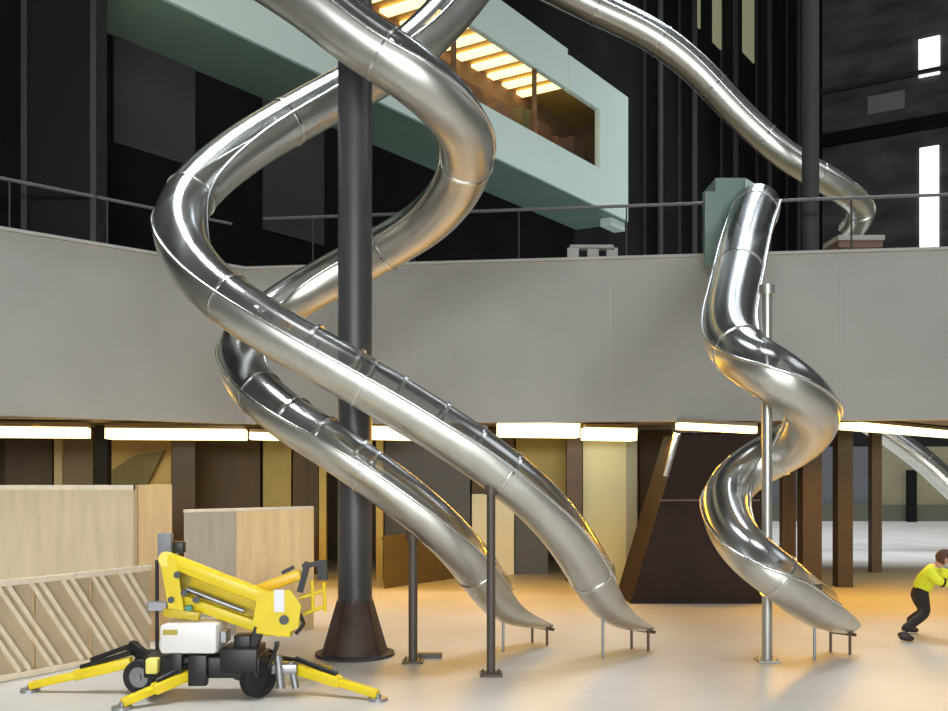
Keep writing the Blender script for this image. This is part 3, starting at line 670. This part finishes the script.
bm = BM(); add_beam(bm, Lp(300, 592, 0.1), Lp(308, 562, 0.1), 0.06, 0.06); add_beam(bm, Lp(303, 566, 0.1), Lp(326, 562, 0.1), 0.1, 0.05); add_beam(bm, Lp(322, 560, 0.1), Lp(323, 580, 0.1), 0.1, 0.07); add_beam(bm, Lp(282, 573, 0.12), Lp(294, 567, 0.12), 0.04, 0.04); obj('basket_mount', bm, BLKM, t)
bm = BM()
for (p, q) in (((300, 598), (324, 590)), ((304, 614), (325, 606)), ((324, 582), (325, 612)), ((312, 580), (313, 612))): add_cyl(bm, Lp(*p, 0.1), Lp(*q, 0.1), 0.02, seg=10); add_cyl(bm, Lp(*p, 0.4), Lp(*q, 0.4), 0.02, seg=10)
for (x, y) in ((300, 598), (324, 590), (304, 614), (325, 606)): add_cyl(bm, Lp(x, y, 0.1), Lp(x, y, 0.4), 0.018, seg=10)
obj('basket', bm, YEL, t, 40)
bm = BM(); add_cyl(bm, Lp(298, 610, -0.1), Lp(304, 624, -0.08), 0.02, seg=10); add_cyl(bm, Lp(304, 624, -0.08), Lp(296, 634, -0.08), 0.02, seg=10); obj('hose', bm, BLKM, t, 40)
# mast between chassis and elbow
bm = BM(); add_beam(bm, Lp(250, 655, 0.0), Lp(262, 622, 0.0), 0.14, 0.10, 0.01); obj('turret', bm, BLKM, t)
# control post at the back
bm = BM(); add_cyl(bm, Lp(157, 655, 0.3), Lp(157, 560, 0.3), 0.02, seg=10); obj('control_post', bm, BLKM, t, 40)
lbox('control_box', 150, 164, 535, 561, 0.24, 0.34, mat('blue_grey_control', (0.25, 0.27, 0.30), 0.5), 0.01)
lbox('beacon', 172, 183, 542, 553, 0.0, 0.12, BLKM, 0.01)
bm = BM(); add_beam(bm, Lp(177, 556, 0.05), Lp(177, 550, 0.05), 0.03, 0.03); add_beam(bm, Lp(148, 606, 0.1), Lp(168, 606, 0.1), 0.08, 0.10, 0.01); obj('bracket', bm, GRM, t)
# outriggers
def outrigger(a, b, da, db, tag_jack=None):
    p = Lp(a[0], a[1], da); Yb = CAMH*F/(b[1]-HZ+0.0)
    q = P(b[0], b[1], min(Yb, LY+db) if False else LY+db); q.z = max(q.z, 0.06)
    bm = BM()
    M_ = frame_along(q-p)
    add_beam(bm, p, p.lerp(q, 0.55), 0.12, 0.11, 0.015); add_beam(bm, p.lerp(q, 0.5), q, 0.10, 0.08, 0.015)
    o = obj('outrigger', bm, YEL, t, 40)
    bm = BM(); add_cyl(bm, (q.x, q.y, 0.0), (q.x, q.y, 0.03), 0.10, seg=20); add_cyl(bm, (q.x, q.y, 0.02), (q.x, q.y, max(q.z, 0.07)), 0.03, seg=12); obj('foot_pad', bm, GRM, o, 40)
    bm = BM(); s = p+Vector((0, 0, 0.1)); e = p.lerp(q, 0.5)+Vector((0, 0, 0.07)); add_cyl(bm, s, e, 0.028, seg=12); obj('ram', bm, BLKM, o, 40)
outrigger((132, 662), (30, 688), 0.1, 0.15); outrigger((190, 674), (122, 703), -0.2, -0.62)
outrigger((296, 668), (378, 701), 0.1, -0.25); outrigger((262, 664), (330, 672), 0.3, 1.0)
bm = BM(); add_cyl(bm, Lp(91, 660, 0.2), Lp(138, 643, 0.2), 0.026, seg=10); add_beam(bm, Lp(130, 645, 0.2), Lp(150, 660, 0.1), 0.08, 0.12, 0.01); obj('drawbar', bm, BLKM, t, 40)
bm = BM(); add_cyl(bm, Lp(278, 655, -0.05), Lp(281, 688, -0.05), 0.045, seg=14); add_cyl(bm, Lp(291, 662, 0.0), Lp(296, 688, 0.0), 0.04, seg=14); add_box(bm, Lp(285, 668, 0.0), (0.26, 0.14, 0.10), None, 0.01); obj('jack', bm, GRM, t, 40)
bm = BM(); add_cyl(bm, Lp(268, 668, -0.12), Lp(277, 646, -0.12), 0.022, seg=10); add_box(bm, Lp(277, 644, -0.12), (0.05, 0.05, 0.05), None, 0.01); obj('lever', bm, BLKM, t, 40)

# ---------------------------------------------------------------- person
def skin(name, verts, edges, radii, m, parent=None, root=0, sub=2):
    me = bpy.data.meshes.new(name); me.from_pydata([tuple(v) for v in verts], edges, []); me.update()
    o = bpy.data.objects.new(name, me); COL.objects.link(o); me.materials.append(m)
    sm = o.modifiers.new('skin', 'SKIN'); sm.use_smooth_shade = True
    if not me.skin_vertices: me.attributes  # layer is created with the modifier
    if len(me.skin_vertices) == 0:
        bpy.context.view_layer.objects.active = o
        bpy.ops.object.select_all(action='DESELECT'); o.select_set(True)
        bpy.ops.mesh.customdata_skin_add()
    lay = me.skin_vertices[0].data
    for i, r in enumerate(radii):
        lay[i].radius = (r, r) if not isinstance(r, tuple) else r
        lay[i].use_root = (i == root)
    sb = o.modifiers.new('sub', 'SUBSURF'); sb.levels = sub; sb.render_levels = sub
    if parent:
        o.parent = parent; o.matrix_parent_inverse = Matrix.Translation(-parent.location)
    return o
SKIN = mat('skin', (0.55, 0.30, 0.20), 0.5); VEST = mat('hi_vis_yellow_cloth', (0.80, 0.84, 0.03), 0.7, 0, 0.06, 10, emit=None)
TRS = mat('black_trouser_cloth', (0.018, 0.015, 0.014), 0.8); SHOE = mat('dark_boot_leather', (0.03, 0.018, 0.015), 0.5); HAIR = mat('reddish_brown_hair', (0.10, 0.04, 0.025), 0.7)
hip = P(920.5, 592, 14.0); belly = P(924, 583, 13.97); chest = P(931.5, 573, 13.93); neck = P(938, 566, 13.9); head = P(943, 559.5, 13.88); crown = P(945, 555, 13.87)
shL = P(930, 573, 13.72); shR = P(937, 571, 14.12); elL = P(938, 581, 13.62); elR = P(950, 575, 14.1); haL = P(951, 585, 13.64); haR = P(961, 577, 14.02)
kneeL = P(926, 613, 13.72); kneeR = P(924, 611, 14.12)
ankL = P(906, 628, 14.0); ankL = Vector((P(904, 640, 13.55).x, 13.6, 0.12)); ankR = Vector((P(906, 628, 14.35).x, 14.3, 0.13))
toeL = ankL+Vector((0.15, -0.03, -0.075)); toeR = ankR+Vector((0.15, -0.03, -0.085))
t = thing('person', Vector((6.2, 13.95, 0)), 'person in hi-vis yellow jacket and black trousers leaning forward at right edge', 'person')
hipL = hip+Vector((0, -0.09, 0)); hipR = hip+Vector((0, 0.09, 0))
nose = head+Vector((0.115, -0.02, -0.005))
V = [hip, belly, chest, neck, head, crown, shL, elL, haL, shR, elR, haR, hipL, kneeL, ankL, hipR, kneeR, ankR]
Ed = [(0, 1), (1, 2), (2, 3), (3, 4), (4, 5), (2, 6), (6, 7), (7, 8), (2, 9), (9, 10), (10, 11), (0, 12), (12, 13), (13, 14), (0, 15), (15, 16), (16, 17)]
R = [.085, .085, .115, .055, .088, .065, .055, .042, .03, .055, .042, .03, .05, .045, .034, .05, .045, .034]
body = skin('body', V, Ed, R, SKIN, t)
bd = (chest-hip).normalized()
jk = skin('jacket', [hip+bd*0.0, belly, chest, neck-bd*0.03, shL, elL, haL.lerp(elL, 0.15), shR, elR, haR.lerp(elR, 0.15)], [(0, 1), (1, 2), (2, 3), (2, 4), (4, 5), (5, 6), (2, 7), (7, 8), (8, 9)], [.15, .14, .158, .08, .085, .066, .05, .085, .066, .05], VEST, t)
bm = BM(); add_tube(bm, [elL.lerp(haL, 0.3), elL.lerp(haL, 0.42)], 0.068, 14); tag(obj('cuff_band', bm, SHOE, jk, 40), 'dark sleeve band', None)
skin('trousers', [hip+bd*0.13, hip+bd*0.03, hipL-bd*.05, kneeL, ankL+Vector((0, 0, .02)), hipR-bd*.05, kneeR, ankR+Vector((0, 0, .02))], [(0, 1), (1, 2), (2, 3), (3, 4), (1, 5), (5, 6), (6, 7)], [.12, .125, .10, .075, .06, .10, .075, .06], TRS, t)
for an, to in ((ankL, toeL), (ankR, toeR)):
    heel = Vector((an.x-0.05, an.y, 0.05)); to.z = 0.042
    skin('shoe', [an+Vector((0, 0, 0.02)), Vector((an.x, an.y, 0.055)), heel, Vector(((an.x+to.x)/2, to.y, 0.05)), to], [(0, 1), (1, 2), (1, 3), (3, 4)], [.055, .05, .042, .046, .036], SHOE, t, 1)
bm = BM(); bmesh.ops.create_uvsphere(bm, u_segments=20, v_segments=12, radius=1.0)
for v in list(bm.verts):
    if v.co.z < -0.15 and v.co.x > -0.1: bm.verts.remove(v)
bmesh.ops.transform(bm, matrix=Matrix.Translation(crown+Vector((-0.012, 0, -0.03))) @ Matrix.Diagonal((0.115, 0.105, 0.115, 1)), verts=bm.verts)
obj('hair', bm, HAIR, t, 60)
bm = BM(); add_cyl(bm, head+Vector((0.075, -0.01, 0.03)), nose, 0.02, 0.012, seg=10); 
for sy in (-1, 1):
    r = bmesh.ops.create_uvsphere(bm, u_segments=10, v_segments=8, radius=0.025); bmesh.ops.transform(bm, matrix=Matrix.Translation(head+Vector((0, sy*0.088, 0.0))) @ Matrix.Diagonal((1, .5, 1.3, 1)), verts=r['verts'])
obj('nose_and_ears', bm, SKIN, body, 60)
bm = BM()
for sy in (-1, 1):
    r = bmesh.ops.create_uvsphere(bm, u_segments=10, v_segments=8, radius=0.012); bmesh.ops.transform(bm, matrix=Matrix.Translation(head+Vector((0.083, sy*0.034, 0.02))), verts=r['verts'])
obj('eyes', bm, BLK, body, 60)
# hands: palm and five bent fingers, held out to what is being pushed
for ha, el in ((haL, elL), (haR, elR)):
    d = (ha-el).normalized(); sd = d.cross(Vector((0, 0, 1))).normalized(); dn = sd.cross(d)*-1 if sd.cross(d).z > 0 else sd.cross(d)
    vs = [ha, ha+d*0.045, ha+d*0.085]; ed = [(0, 1), (1, 2)]; rr = [.026, .034, .03]
    for k, ln in enumerate((0.062, 0.072, 0.068, 0.052)):
        b0 = ha+d*0.085+sd*(k-1.5)*0.021; n0 = len(vs)
        vs += [b0, b0+d*ln*0.5+dn*0.008, b0+d*ln*0.85+dn*0.03]; ed += [(2, n0), (n0, n0+1), (n0+1, n0+2)]; rr += [.011, .0095, .008]
    n0 = len(vs); vs += [ha+d*0.04-sd*0.04, ha+d*0.075-sd*0.062+dn*0.015]; ed += [(1, n0), (n0, n0+1)]; rr += [.013, .010]
    skin('hand', vs, ed, rr, SKIN, body, 0, 1)
